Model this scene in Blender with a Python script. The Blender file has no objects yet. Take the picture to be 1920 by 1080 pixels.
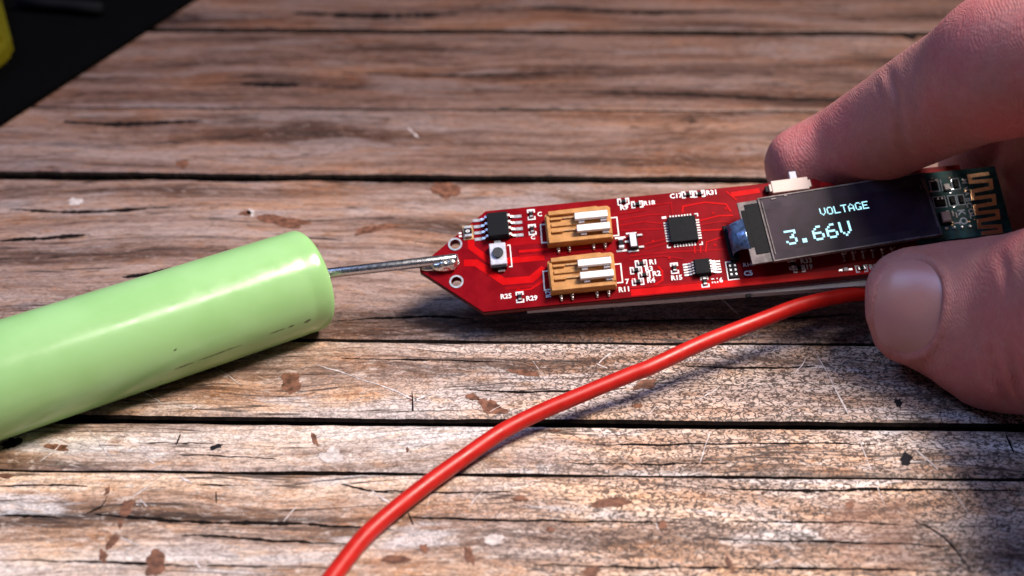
import bpy, bmesh, math, random
from mathutils import Vector, Matrix, noise as mnoise
from mathutils.bvhtree import BVHTree

random.seed(7)
S = 0.001                                   # everything below is written in millimetres
scene = bpy.context.scene
COL = scene.collection

# ------------------------------------------------------------------ camera
FPX, TH = 2600.0, math.radians(31.431)      # focal length in 1920-wide pixels, downward pitch
CAM = Vector((0, 0, 135.96))
RT, UP, FW = Vector((1, 0, 0)), Vector((0, math.sin(TH), math.cos(TH))), Vector((0, math.cos(TH), -math.sin(TH)))
cd = bpy.data.cameras.new('camera')
cd.sensor_width = 36.0
cd.lens = 36.0 * FPX / 1920.0
cd.clip_start, cd.clip_end = 0.005, 20.0
cd.dof.use_dof = True
cd.dof.focus_distance = 0.234
cd.dof.aperture_fstop = 18.0
cam = bpy.data.objects.new('camera', cd)
COL.objects.link(cam)
cam.location = CAM * S
cam.rotation_euler = (math.pi / 2 - TH, 0, 0)
scene.camera = cam

# ------------------------------------------------------------------ world, lamps, exposure
w = bpy.data.worlds.new('World'); scene.world = w; w.use_nodes = True
w.node_tree.nodes['Background'].inputs[0].default_value = (0.50, 0.62, 1.0, 1)
w.node_tree.nodes['Background'].inputs[1].default_value = 0.05

def area(name, loc, target, sx, sy, power, color):
    l = bpy.data.lights.new(name, 'AREA'); l.shape = 'RECTANGLE'
    l.size, l.size_y, l.energy, l.color = sx * S, sy * S, power, color
    o = bpy.data.objects.new(name, l); COL.objects.link(o)
    o.location = Vector(loc) * S
    o.rotation_euler = (Vector(target) - Vector(loc)).to_track_quat('-Z', 'Y').to_euler()
    return o
area('desk_lamp', (225, 235, 400), (10, 200, 0), 150, 120, 3.9, (1.0, 0.90, 0.80))
area('front_lamp', (150, 95, 400), (0, 180, 0), 50, 50, 0.30, (1.0, 0.93, 0.87))
area('window_light', (-300, 230, 480), (20, 220, 20), 260, 260, 1.3, (0.35, 0.53, 1.0))

scene.view_settings.view_transform = 'Standard'
scene.view_settings.look = 'None'
scene.view_settings.exposure = 0.08
scene.view_settings.gamma = 1.0
scene.view_settings.use_curve_mapping = False

# ------------------------------------------------------------------ helpers
def at_depth(px, py, d):
    """point seen at photo pixel (px, py), d mm along the view axis"""
    return CAM + (RT * (px - 960) + UP * (540 - py) + FW * FPX) * (d / FPX)
def at_height(px, py, z=0.0):
    r = RT * (px - 960) + UP * (540 - py) + FW * FPX
    return CAM + r * ((z - CAM.z) / r.z)

def mesh_obj(name, bm, mat=None, parent=None, loc=None, smooth=False, rot=None):
    me = bpy.data.meshes.new(name)
    for v in bm.verts: v.co *= S
    bm.normal_update()
    bm.to_mesh(me); bm.free()
    if smooth:
        me.polygons.foreach_set('use_smooth', [True] * len(me.polygons))
    if mat: me.materials.append(mat)
    return link(name, me, parent, loc, rot)
def link(name, me, parent=None, loc=None, rot=None):
    o = bpy.data.objects.new(name, me); COL.objects.link(o)
    if parent: o.parent = parent
    if loc is not None: o.location = Vector(loc) * S
    if rot is not None: o.rotation_euler = (0, 0, rot)
    return o
def tag(o, label, cat=None, group=None, kind=None):
    if label: o['label'] = label
    if cat: o['category'] = cat
    if group: o['group'] = group
    if kind: o['kind'] = kind
    return o

def box(bm, cx, cy, z0, sx, sy, z1, bev=0.0, taper=0.0, seg=1):
    """axis box from z0 to z1; optional bevel and top taper"""
    r = bmesh.ops.create_cube(bm, size=1.0)
    vs = r['verts']
    for v in vs:
        t = taper if v.co.z > 0 else 0
        v.co = Vector((cx + v.co.x * (sx - 2 * t), cy + v.co.y * (sy - 2 * t), z0 if v.co.z < 0 else z1))
    if bev > 0:
        es = list({e for v in vs for e in v.link_edges})
        bmesh.ops.bevel(bm, geom=es, offset=bev, segments=seg, profile=0.6, affect='EDGES')
def B(*boxes):
    bm = bmesh.new()
    for b in boxes: box(bm, **b) if isinstance(b, dict) else box(bm, *b)
    return bm
def prism(bm, pts, z0, z1, holes=()):
    """polygon (with holes) extruded from z0 to z1"""
    es = []
    loops = []
    for loop in [pts] + list(holes):
        vs = [bm.verts.new((x, y, z1)) for x, y in loop]
        loops.append(vs)
        es += [bm.edges.new((vs[i], vs[(i + 1) % len(vs)])) for i in range(len(vs))]
    if holes:
        bmesh.ops.triangle_fill(bm, edges=es, use_beauty=True, use_dissolve=False, normal=(0, 0, 1))
    else:
        bm.faces.new(loops[0])
    top = [f for f in bm.faces if all(v in sum(loops, []) for v in f.verts)]
    low = {}
    for f in top:
        if f.normal.z < 0: f.normal_flip()
    for vs in loops:
        for v in vs: low[v] = bm.verts.new((v.co.x, v.co.y, z0))
    for f in top: bm.faces.new([low[v] for v in reversed(f.verts)])
    for vs in loops:
        for i in range(len(vs)):
            a, b = vs[i], vs[(i + 1) % len(vs)]
            bm.faces.new((a, b, low[b], low[a]))
    bmesh.ops.recalc_face_normals(bm, faces=bm.faces[:])
def circle(cx, cy, r, n=28, ph=0.0):
    return [(cx + r * math.cos(ph + 2 * math.pi * i / n), cy + r * math.sin(ph + 2 * math.pi * i / n)) for i in range(n)]
def ribbon2d(bm, pts, wd, z0, z1):
    """a flat strip of width wd following pts with mitred corners"""
    n = len(pts); L, Rr = [], []
    for i in range(n):
        p = Vector(pts[i]).to_2d() if len(pts[i]) > 2 else Vector(pts[i])
        d0 = (Vector(pts[i]) - Vector(pts[i - 1])).normalized() if i else None
        d1 = (Vector(pts[i + 1]) - Vector(pts[i])).normalized() if i < n - 1 else None
        d0 = d0 or d1; d1 = d1 or d0
        t = (d0 + d1).normalized(); nn = Vector((-t.y, t.x)); c = max(0.35, nn.dot(Vector((-d0.y, d0.x))))
        L.append(p + nn * wd / 2 / c); Rr.append(p - nn * wd / 2 / c)
    prism(bm, [tuple(q) for q in L] + [tuple(q) for q in reversed(Rr)], z0, z1)
def frame2d(bm, cx, cy, sx, sy, t, z0, z1):
    o = [(cx - sx / 2, cy - sy / 2), (cx + sx / 2, cy - sy / 2), (cx + sx / 2, cy + sy / 2), (cx - sx / 2, cy + sy / 2)]
    i = [(cx - sx / 2 + t, cy - sy / 2 + t), (cx + sx / 2 - t, cy - sy / 2 + t), (cx + sx / 2 - t, cy + sy / 2 - t), (cx - sx / 2 + t, cy + sy / 2 - t)]
    prism(bm, o, z0, z1, [i])
def lathe(bm, prof, n=48, axis='X'):
    """closed profile (a along the axis, r) turned round the axis"""
    rings = []
    for a, r in prof:
        if r < 1e-6:
            rings.append([bm.verts.new((a, 0, 0))])
        else:
            rings.append([bm.verts.new((a, r * math.cos(2 * math.pi * i / n), r * math.sin(2 * math.pi * i / n))) for i in range(n)])
    for A, Bq in zip(rings[:-1], rings[1:]):
        for i in range(n):
            j = (i + 1) % n
            if len(A) == 1 and len(Bq) == 1: continue
            if len(A) == 1: bm.faces.new((A[0], Bq[i], Bq[j]))
            elif len(Bq) == 1: bm.faces.new((A[i], Bq[0], A[j]))
            else: bm.faces.new((A[i], Bq[i], Bq[j], A[j]))
    bmesh.ops.recalc_face_normals(bm, faces=bm.faces[:])
def spline(pts, n):
    """Catmull-Rom through tuples of any length"""
    out = []; P = [pts[0]] + list(pts) + [pts[-1]]
    for i in range(1, len(P) - 2):
        p0, p1, p2, p3 = P[i - 1], P[i], P[i + 1], P[i + 2]
        for k in range(n):
            t = k / n
            out.append(tuple(0.5 * (2 * b + (c - a) * t + (2 * a - 5 * b + 4 * c - d) * t * t + (3 * b - a - 3 * c + d) * t ** 3)
                             for a, b, c, d in zip(p0, p1, p2, p3)))
    out.append(tuple(pts[-1]))
    return out
def tube(bm, ctr, rad, side, n=24):
    """closed tube round centre points; rad = (r along 'side', r across) per point"""
    rings = []
    for i, c in enumerate(ctr):
        t = (ctr[min(i + 1, len(ctr) - 1)] - ctr[max(i - 1, 0)]).normalized()
        s = (side - t * side.dot(t)).normalized(); q = t.cross(s)
        ra, rb = rad[i]
        rings.append([bm.verts.new(c + s * ra * math.cos(2 * math.pi * k / n) + q * rb * math.sin(2 * math.pi * k / n)) for k in range(n)])
    for A, Bq in zip(rings[:-1], rings[1:]):
        for k in range(n):
            bm.faces.new((A[k], A[(k + 1) % n], Bq[(k + 1) % n], Bq[k]))
    for ring, c in ((rings[0], ctr[0]), (rings[-1], ctr[-1])):
        v = bm.verts.new(c)
        for k in range(n): bm.faces.new((ring[k], ring[(k + 1) % n], v))
    bmesh.ops.recalc_face_normals(bm, faces=bm.faces[:])

# ------------------------------------------------------------------ materials
class NB:
    """tiny node builder"""
    def __init__(s, name):
        s.m = bpy.data.materials.new(name); s.m.use_nodes = True
        s.t = s.m.node_tree; s.bsdf = s.t.nodes['Principled BSDF']
    def put(s, sock, v):
        if isinstance(v, bpy.types.NodeSocket): s.t.links.new(v, sock)
        elif isinstance(v, (tuple, list)) and len(v) == 3 and sock.type == 'RGBA': sock.default_value = (*v, 1)
        else: sock.default_value = v
    def node(s, kind, ins=None, **attr):
        n = s.t.nodes.new(kind)
        for k, v in attr.items(): setattr(n, k, v)
        for k, v in (ins or {}).items(): s.put(n.inputs[k], v)
        return n
    def math(s, op, a, b=0.0, c=0.0, clamp=False):
        n = s.node('ShaderNodeMath', {0: a, 1: b, 2: c}, operation=op, use_clamp=clamp); return n.outputs[0]
    def noise(s, vec, scale=1.0, detail=2.0, rough=0.5, dist=0.0):
        return s.node('ShaderNodeTexNoise', {'Vector': vec, 'Scale': scale, 'Detail': detail, 'Roughness': rough, 'Distortion': dist}).outputs[0]
    def xyz(s, x, y, z=0.0): return s.node('ShaderNodeCombineXYZ', {0: x, 1: y, 2: z}).outputs[0]
    def step(s, v, a, b, lo=0.0, hi=1.0):
        n = s.node('ShaderNodeMapRange', {0: v, 1: a, 2: b, 3: lo, 4: hi}, interpolation_type='SMOOTHSTEP'); return n.outputs[0]
    def mix(s, f, a, b, mode='MIX'):
        n = s.node('ShaderNodeMix', data_type='RGBA', blend_type=mode)
        s.put(n.inputs[0], f); s.put(n.inputs[6], a); s.put(n.inputs[7], b); return n.outputs[2]
    def ramp(s, v, stops):
        n = s.node('ShaderNodeValToRGB', {0: v}); e = n.color_ramp.elements
        while len(e) < len(stops): e.new(0.5)
        for k, (p, c) in zip(e, stops): k.position = p; k.color = (*c, 1)
        return n.outputs[0]
    def coords(s, scale=1000.0):
        tc = s.node('ShaderNodeTexCoord')
        v = s.node('ShaderNodeVectorMath', {0: tc.outputs['Object'], 3: scale}, operation='SCALE'); return v.outputs[0]
    def bump(s, h, strength=0.3, dist=0.0002):
        n = s.node('ShaderNodeBump', {'Height': h, 'Strength': strength, 'Distance': dist})
        s.put(s.bsdf.inputs['Normal'], n.outputs[0])
    def set(s, **k):
        for a, v in k.items(): s.put(s.bsdf.inputs[a.replace('_', ' ')], v)
        return s.m

def plain(name, col, rough=0.5, metal=0.0, var=0.12, nscale=1.5, spec=0.5, coat=0.0, bump=0.0, bscale=6.0):
    b = NB(name); c = b.coords()
    n = b.noise(c, nscale, 3.0, 0.6)
    f = b.step(n, 0.3, 0.7)
    lo = tuple(x * (1 - var) for x in col); hi = tuple(min(1, x * (1 + var)) for x in col)
    b.set(Base_Color=b.mix(f, lo, hi), Metallic=metal, Roughness=b.step(n, 0.25, 0.75, max(0.03, rough * 0.85), min(1, rough * 1.15)))
    b.bsdf.inputs['Specular IOR Level'].default_value = spec
    b.bsdf.inputs['Coat Weight'].default_value = coat
    if bump: b.bump(b.noise(c, bscale, 4.0, 0.6), bump, 0.0002)
    return b.m

def wood_material():
    b = NB('weathered_wood'); c = b.coords()
    sep = b.node('ShaderNodeSeparateXYZ', {0: c})
    at = b.node('ShaderNodeAttribute', attribute_type='OBJECT', attribute_name='seed').outputs['Fac']
    tone = b.node('ShaderNodeAttribute', attribute_type='OBJECT', attribute_name='tone').outputs['Fac']
    x0, y0 = sep.outputs[0], sep.outputs[1]
    x = b.math('ADD', x0, b.math('MULTIPLY', at, 317.0)); z = b.math('MULTIPLY', at, 11.3)
    # grain bends round a knot
    dx = b.math('DIVIDE', b.math('SUBTRACT', x0, 39.0), 16.0); dy = b.math('DIVIDE', b.math('SUBTRACT', y0, 290.0), 7.5)
    r2 = b.math('ADD', b.math('MULTIPLY', dx, dx), b.math('MULTIPLY', dy, dy))
    kn = b.math('POWER', 2.718, b.math('MULTIPLY', r2, -1.0))
    y = b.math('ADD', y0, b.math('MULTIPLY', b.math('MULTIPLY', kn, dy), 6.5))
    wob = b.noise(b.xyz(b.math('MULTIPLY', x, 0.016), b.math('MULTIPLY', y, 0.03), z), 1.0, 2.0)
    y = b.math('ADD', y, b.math('MULTIPLY', b.math('SUBTRACT', wob, 0.5), 14.0))
    def st(fx, fy, detail, rough, dz=0.0, dist=0.0):
        return b.noise(b.xyz(b.math('MULTIPLY', x, fx), b.math('MULTIPLY', y, fy), b.math('ADD', z, dz)), 1.0, detail, rough, dist)
    g1 = st(0.010, 0.10, 4.0, 0.55)
    g2 = st(0.045, 0.75, 5.0, 0.65, 3.0)
    g3 = st(0.50, 2.2, 3.0, 0.6, 7.0, 0.7)
    base = b.ramp(b.math('ADD', g1, b.math('MULTIPLY', b.math('SUBTRACT', g2, 0.5), 0.35)),
                  [(0.28, (0.058, 0.037, 0.032)), (0.39, (0.215, 0.140, 0.112)), (0.48, (0.43, 0.31, 0.265)), (0.59, (0.60, 0.48, 0.435)), (0.74, (0.70, 0.62, 0.61))])
    # patches of orange-yellow and of grey
    t1 = st(0.022, 0.06, 3.0, 0.6, 15.0)
    col = b.mix(b.step(t1, 0.46, 0.66, 0.10, 0.85), base, b.mix(1.0, base, (1.08, 0.82, 0.58), 'MULTIPLY'))
    t2 = st(0.018, 0.05, 3.0, 0.6, 25.0)
    col = b.mix(b.step(t2, 0.52, 0.70, 0.0, 0.8), col, b.mix(1.0, col, (0.70, 0.72, 0.78), 'MULTIPLY'))
    # bleached bands
    t3 = st(0.030, 0.13, 4.0, 0.6, 35.0)
    col = b.mix(b.step(t3, 0.53, 0.64, 0.0, 0.70), col, (0.61, 0.545, 0.55))
    # fibre
    fib = b.step(g2, 0.30, 0.60, 0.76, 1.06)
    col = b.mix(1.0, col, b.node('ShaderNodeCombineColor', {0: fib, 1: fib, 2: fib}).outputs[0], 'MULTIPLY')
    # short mottled fibres, pale and yellowish flecks
    m1 = st(0.34, 0.85, 4.0, 0.72, 81.0, 0.8)
    m2 = st(0.16, 0.42, 4.0, 0.68, 91.0, 0.5)
    col = b.mix(b.step(m2, 0.50, 0.66, 0.0, 0.55), col, b.mix(1.0, col, (1.02, 0.76, 0.50), 'MULTIPLY'))
    col = b.mix(b.step(m1, 0.53, 0.66, 0.0, 0.50), col, (0.66, 0.54, 0.49))
    col = b.mix(b.step(m1, 0.32, 0.46, 0.75, 0.0), col, b.mix(1.0, col, (0.42, 0.34, 0.30), 'MULTIPLY'))
    f3 = b.step(g3, 0.36, 0.50, 0.62, 1.05)
    col = b.mix(1.0, col, b.node('ShaderNodeCombineColor', {0: f3, 1: f3, 2: f3}).outputs[0], 'MULTIPLY')
    # long hairline checks in the grain
    n5 = st(0.008, 0.17, 3.0, 0.6, 45.0)
    br = st(0.06, 0.35, 2.0, 0.5, 55.0)
    chk = b.math('MULTIPLY', b.step(b.math('ABSOLUTE', b.math('SUBTRACT', n5, 0.5)), 0.003, 0.013, 1.0, 0.0), b.step(br, 0.42, 0.55))
    col = b.mix(b.math('MULTIPLY', chk, 0.85), col, (0.035, 0.020, 0.016))
    # worm-like crazing of the worn varnish, strongest on the near right
    iso = b.xyz(b.math('MULTIPLY', x, 0.95), b.math('MULTIPLY', y0, 1.25), z)
    n6 = b.noise(iso, 1.0, 1.5, 0.5, 0.6)
    worm = b.step(b.math('ABSOLUTE', b.math('SUBTRACT', n6, 0.5)), 0.02, 0.085, 1.0, 0.0)
    reg = b.math('MULTIPLY', b.step(b.math('ADD', x0, b.math('MULTIPLY', b.math('SUBTRACT', wob, 0.5), 60.0)), -25.0, 22.0, 0.42, 1.0), b.step(y0, 205.0, 232.0, 1.0, 0.25))
    wm = b.math('MULTIPLY', worm, b.math('ADD', b.math('MULTIPLY', reg, 0.92), 0.0))
    col = b.mix(wm, col, (0.038, 0.023, 0.020))
    # speckle of pores
    sp = b.noise(b.xyz(b.math('MULTIPLY', x, 1.3), b.math('MULTIPLY', y0, 2.2), z), 1.0, 3.0, 0.7)
    col = b.mix(b.step(sp, 0.60, 0.70, 0.0, 0.55), col, (0.10, 0.055, 0.040))
    # knot heart and a spilt stain
    col = b.mix(b.math('MULTIPLY', b.step(kn, 0.35, 0.95), b.step(st(0.2, 0.9, 3.0, 0.6, 66.0), 0.35, 0.62)), col, (0.16, 0.085, 0.055))
    sx = b.math('DIVIDE', b.math('SUBTRACT', x0, 54.5), 9.0); sy = b.math('DIVIDE', b.math('SUBTRACT', y0, 155.0), 11.0)
    sr = b.math('ADD', b.math('ADD', b.math('MULTIPLY', sx, sx), b.math('MULTIPLY', sy, sy)), b.math('MULTIPLY', b.math('SUBTRACT', b.noise(c, 0.22, 4.0, 0.65), 0.5), 4.0))
    col = b.mix(b.step(sr, 0.0, 1.2, 0.55, 0.0), col, (0.16, 0.070, 0.045))
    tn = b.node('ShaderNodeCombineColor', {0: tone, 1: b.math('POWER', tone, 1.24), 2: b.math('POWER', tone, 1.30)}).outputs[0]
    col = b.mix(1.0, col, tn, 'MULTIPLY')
    b.set(Base_Color=col, Roughness=b.step(g2, 0.3, 0.7, 0.62, 0.46))
    b.bsdf.inputs['Specular IOR Level'].default_value = 0.35
    h = b.math('ADD', b.math('MULTIPLY', g2, 0.6), b.math('SUBTRACT', b.math('MULTIPLY', g3, 0.35), b.math('MULTIPLY', chk, 0.5)))
    b.bump(h, 0.45, 0.0004)
    return b.m

M = {}
M['wood'] = wood_material()
M['base'] = plain('dark_subfloor', (0.012, 0.009, 0.008), 0.9, var=0.4)
M['joint'] = plain('dirty_joint', (0.020, 0.013, 0.011), 0.9, var=0.5, nscale=0.8, spec=0.1)
M['crack'] = plain('crack_dark', (0.008, 0.005, 0.0045), 0.9, var=0.5, nscale=3, spec=0.1)
M['chip'] = plain('bare_brown_wood', (0.150, 0.060, 0.034), 0.55, var=0.55, nscale=0.7, bump=0.3)
M['pale'] = plain('pale_filler', (0.52, 0.44, 0.42), 0.6, var=0.3, nscale=1.2)
M['mat'] = plain('black_rubber', (0.0012, 0.0012, 0.0016), 0.95, var=0.3, spec=0.03)
M['scratch'] = plain('pale_scratch', (0.56, 0.48, 0.47), 0.6, var=0.35, nscale=1.2)
M['yellow'] = plain('yellow_plastic', (0.085, 0.072, 0.003), 0.55, spec=0.08)
M['greymetal'] = plain('dull_metal', (0.007, 0.007, 0.009), 0.8, 0.0, spec=0.02)
M['steel'] = plain('steel', (0.60, 0.60, 0.63), 0.27, 1.0, var=0.12)
M['solder'] = plain('solder', (0.78, 0.75, 0.72), 0.28, 1.0, var=0.10, bump=0.25, bscale=1.2)
M['tin'] = plain('tinned', (0.86, 0.86, 0.88), 0.30, 0.75, var=0.05)
M['gold'] = plain('gold_copper', (0.78, 0.49, 0.26), 0.33, 0.75, var=0.12)
M['silk'] = plain('silkscreen', (0.80, 0.77, 0.78), 0.6, var=0.08, nscale=4)
M['ic'] = plain('epoxy_black', (0.006, 0.0065, 0.009), 0.65, var=0.2, bump=0.12, bscale=9, spec=0.12)
M['tan'] = plain('tan_nylon', (0.47, 0.215, 0.062), 0.42, var=0.14, nscale=0.6)
M['white'] = plain('white_plastic', (0.80, 0.77, 0.76), 0.42, var=0.05)
M['cream'] = plain('cream_plastic', (0.56, 0.42, 0.37), 0.45, var=0.05)
M['knob'] = plain('knob_plastic', (0.42, 0.42, 0.50), 0.4)
M['lilac'] = plain('pale_metal', (0.68, 0.68, 0.78), 0.35, 0.35, var=0.06)
M['dark'] = plain('dark_part', (0.010, 0.009, 0.012), 0.55, var=0.3, spec=0.15)
M['blackbtn'] = plain('button_black', (0.024, 0.026, 0.032), 0.5)
M['mask'] = plain('red_soldermask', (0.195, 0.0010, 0.0050), 0.42, var=0.16, nscale=0.25, spec=0.06)
M['trace'] = plain('red_mask_on_copper', (0.50, 0.0025, 0.0040), 0.40, var=0.10, nscale=0.3, spec=0.06)
M['tracedim'] = plain('red_mask_on_thin_copper', (0.30, 0.0015, 0.0050), 0.40, var=0.12, nscale=0.3, spec=0.06)
M['edge'] = plain('board_edge', (0.10, 0.012, 0.012), 0.6)
M['backing'] = plain('grey_backing', (0.36, 0.34, 0.38), 0.5)
M['green'] = plain('green_mask', (0.016, 0.085, 0.090), 0.45, var=0.45, nscale=0.6, spec=0.15)
M['paleblue'] = plain('pale_silk', (0.55, 0.66, 0.80), 0.6)
M['oled'] = plain('oled_panel', (0.036, 0.024, 0.034), 0.40, var=0.25, nscale=0.25, spec=0.10)
M['oledon'] = plain('oled_active', (0.026, 0.014, 0.024), 0.36, var=0.25, nscale=0.2, spec=0.12)
M['flex'] = plain('flex_blue_glint', (0.06, 0.10, 0.21), 0.20, 0.4, var=0.7, nscale=0.6, bump=0.5, bscale=0.6)  # blue in the colour stands for a glint on the dark ribbon
M['blacktape'] = plain('black_tape', (0.005, 0.005, 0.0075), 0.5, spec=0.08)
M['clear'] = plain('clear_glass_edge', (0.13, 0.102, 0.104), 0.35, var=0.5, nscale=0.5, spec=0.35)  # edge colour lifted to paint in glints on the glass
M['wire'] = plain('red_silicone', (0.45, 0.008, 0.005), 0.40, var=0.10, nscale=0.4, spec=0.4, bump=0.08, bscale=0.8)
def emission(name, col, st):
    b = NB(name); b.set(Base_Color=(0.0, 0.0, 0.0)); b.bsdf.inputs['Emission Color'].default_value = (*col, 1); b.bsdf.inputs['Emission Strength'].default_value = st
    c = b.coords(); b.set(Roughness=b.step(b.noise(c, 2.0), 0.3, 0.7, 0.3, 0.4)); return b.m
M['lit'] = emission('lit_pixels', (0.42, 0.84, 1.0), 1.35)

def glass():
    b = NB('cover_glass'); c = b.coords()
    b.set(Base_Color=(0.93, 0.90, 0.92), Roughness=b.step(b.noise(c, 0.3, 4.0, 0.7), 0.4, 0.8, 0.03, 0.20), IOR=1.25)
    b.bsdf.inputs['Transmission Weight'].default_value = 1.0
    return b.m
M['glass'] = glass()

def battery_material():
    b = NB('green_shrink_wrap'); c = b.coords()
    n = b.noise(c, 0.12, 3.0)
    col = b.mix(b.step(n, 0.35, 0.65), (0.285, 0.525, 0.205), (0.315, 0.560, 0.235))
    d = b.noise(c, 1.6, 4.0, 0.7)
    col = b.mix(b.step(d, 0.70, 0.78, 0.0, 0.35), col, (0.16, 0.28, 0.10))
    b.set(Base_Color=col, Roughness=b.step(b.noise(c, 0.4, 3.0), 0.3, 0.7, 0.17, 0.27))
    b.bsdf.inputs['Specular IOR Level'].default_value = 0.5
    b.bsdf.inputs['Subsurface Weight'].default_value = 0.0
    b.bump(b.noise(c, 0.35, 2.0), 0.06, 0.0003)
    return b.m
M['wrap'] = battery_material()

def skin_material():
    b = NB('skin'); c = b.coords()
    n1 = b.noise(c, 0.055, 3.0, 0.55); n2 = b.noise(c, 0.6, 4.0, 0.65)
    col = b.mix(b.step(n1, 0.36, 0.66), (0.38, 0.160, 0.145), (0.44, 0.132, 0.132))
    col = b.mix(b.step(n2, 0.45, 0.75, 0.0, 0.45), col, (0.47, 0.220, 0.195))
    col = b.mix(b.step(n2, 0.25, 0.42, 0.35, 0.0), col, (0.22, 0.070, 0.068))
    b.set(Base_Color=col, Roughness=b.step(n2, 0.3, 0.7, 0.58, 0.46))
    b.bsdf.inputs['Subsurface Weight'].default_value = 0.22
    b.bsdf.inputs['Subsurface Radius'].default_value = (1.0, 0.30, 0.18)
    b.bsdf.inputs['Subsurface Scale'].default_value = 0.0022
    b.bsdf.inputs['Specular IOR Level'].default_value = 0.38
    # papillary ridges: warped bands, plus pores
    sep = b.node('ShaderNodeSeparateXYZ', {0: c})
    q = b.math('ADD', b.math('ADD', b.math('MULTIPLY', sep.outputs[0], 0.85), b.math('MULTIPLY', sep.outputs[2], 0.45)),
               b.math('ADD', b.math('MULTIPLY', sep.outputs[1], -0.12), b.math('MULTIPLY', b.noise(c, 0.09, 2.0), 9.0)))
    ridge = b.math('SINE', b.math('MULTIPLY', q, 13.0))
    fine = b.noise(c, 2.6, 3.0, 0.6); vor = b.node('ShaderNodeTexVoronoi', {'Vector': c, 'Scale': 1.5}).outputs[0]
    b.bump(b.math('ADD', b.math('ADD', b.math('MULTIPLY', ridge, 0.10), b.math('MULTIPLY', fine, 0.5)), b.math('MULTIPLY', vor, 0.45)), 0.55, 0.00024)
    return b.m
M['skin'] = skin_material()
def nail_material():
    b = NB('nail'); c = b.coords()
    n = b.noise(c, 0.12, 3.0)
    b.set(Base_Color=b.mix(b.step(n, 0.35, 0.65), (0.44, 0.225, 0.205), (0.43, 0.195, 0.195)), Roughness=0.34)
    b.bsdf.inputs['Subsurface Weight'].default_value = 0.2
    b.bsdf.inputs['Subsurface Scale'].default_value = 0.0015
    b.bump(b.noise(c, 1.2, 3.0), 0.12, 0.0002)
    return b.m
M['nail'] = nail_material()

# ------------------------------------------------------------------ the table of planks
TROT = math.radians(-0.85)
TY0 = 268.2
table = mesh_obj('tabletop', B((0, 300, -14, 760, 720, -9)), M['base'])
table.location = Vector((0, TY0, 0)) * S; table.rotation_euler = (0, 0, TROT)
for v in table.data.vertices: v.co.y -= TY0 * S
tag(table, 'weathered brown plank table top under everything', None, kind='structure')
def to_table(p):
    """world point (mm) to table-local mm, with y counted from the world origin of the unrotated planks"""
    q = Matrix.Rotation(-TROT, 3, 'Z') @ (Vector(p) - Vector((0, TY0, 0)))
    return Vector((q.x, q.y + TY0, q.z))
seams = [-81.0, 6.3, 93.6, 167.6, 180.9, 204.6, 268.2, 304.3, 355.5, 442.8, 530.1, 617.4]
half_gap = [1.0, 1.0, 1.0, 0.16, 0.85, 0.22, 1.60, 0.26, 1.60, 1.3, 1.3, 1.3]
tones = [0.95, 1.0, 1.16, 1.20, 1.0, 0.58, 0.42, 0.33, 0.30, 0.30, 0.30]  # wood tone per plank; darker far planks also paint in light falloff
NPL = len(tones)
planks = []
for k in range(NPL):
    y0, y1 = seams[k] + half_gap[k], seams[k + 1] - half_gap[k + 1]
    bm = bmesh.new(); NX = 520; rows = []
    for i in range(NX + 1):
        x = -300 + 540 * i / NX
        am = 1.0 if half_gap[k] > 1 else 0.42
        wl = am * (0.9 * mnoise.noise(Vector((x * 0.05, k * 7.1, 0))) + 0.35 * mnoise.noise(Vector((x * 0.30, k * 3.3, 4))) + 0.16 * mnoise.noise(Vector((x * 0.9, k * 2.3, 8))))
        am = 1.0 if half_gap[k + 1] > 1 else 0.42
        wr = am * (0.9 * mnoise.noise(Vector((x * 0.05, k * 9.7, 9))) + 0.35 * mnoise.noise(Vector((x * 0.30, k * 5.1, 6))) + 0.16 * mnoise.noise(Vector((x * 0.9, k * 4.3, 3))))
        a, c = y0 + wl, y1 + wr
        prof = [(a + 0.5, -9), (a, -1.0), (a + 0.25, -0.35), (a + 0.9, 0.0)]
        prof += [(a + (c - a) * t, 0.0) for t in (0.25, 0.5, 0.75)]
        prof += [(c - 0.9, 0.0), (c - 0.25, -0.35), (c, -1.0), (c - 0.5, -9)]
        rows.append([bm.verts.new((x, yy - TY0, zz)) for yy, zz in prof])
    for A, Bq in zip(rows[:-1], rows[1:]):
        for j in range(len(A) - 1):
            f = bm.faces.new((A[j], Bq[j], Bq[j + 1], A[j + 1])); f.material_index = 1 if j in (0, 1, 8, 9) else 0
    bmesh.ops.recalc_face_normals(bm, faces=bm.faces[:])
    p = mesh_obj('plank', bm, M['wood'], table, smooth=False)
    p.data.materials.append(M['joint'])
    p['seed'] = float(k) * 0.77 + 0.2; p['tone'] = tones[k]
    # material counts y from the world origin
    for v in p.data.vertices: v.co.y += TY0 * S
    p.location = (0, -TY0 * S, 0)
    planks.append(p)
def plank_at(y):
    for k in range(NPL):
        if seams[k] <= y < seams[k + 1]: return planks[k]
    return planks[-1]

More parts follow.
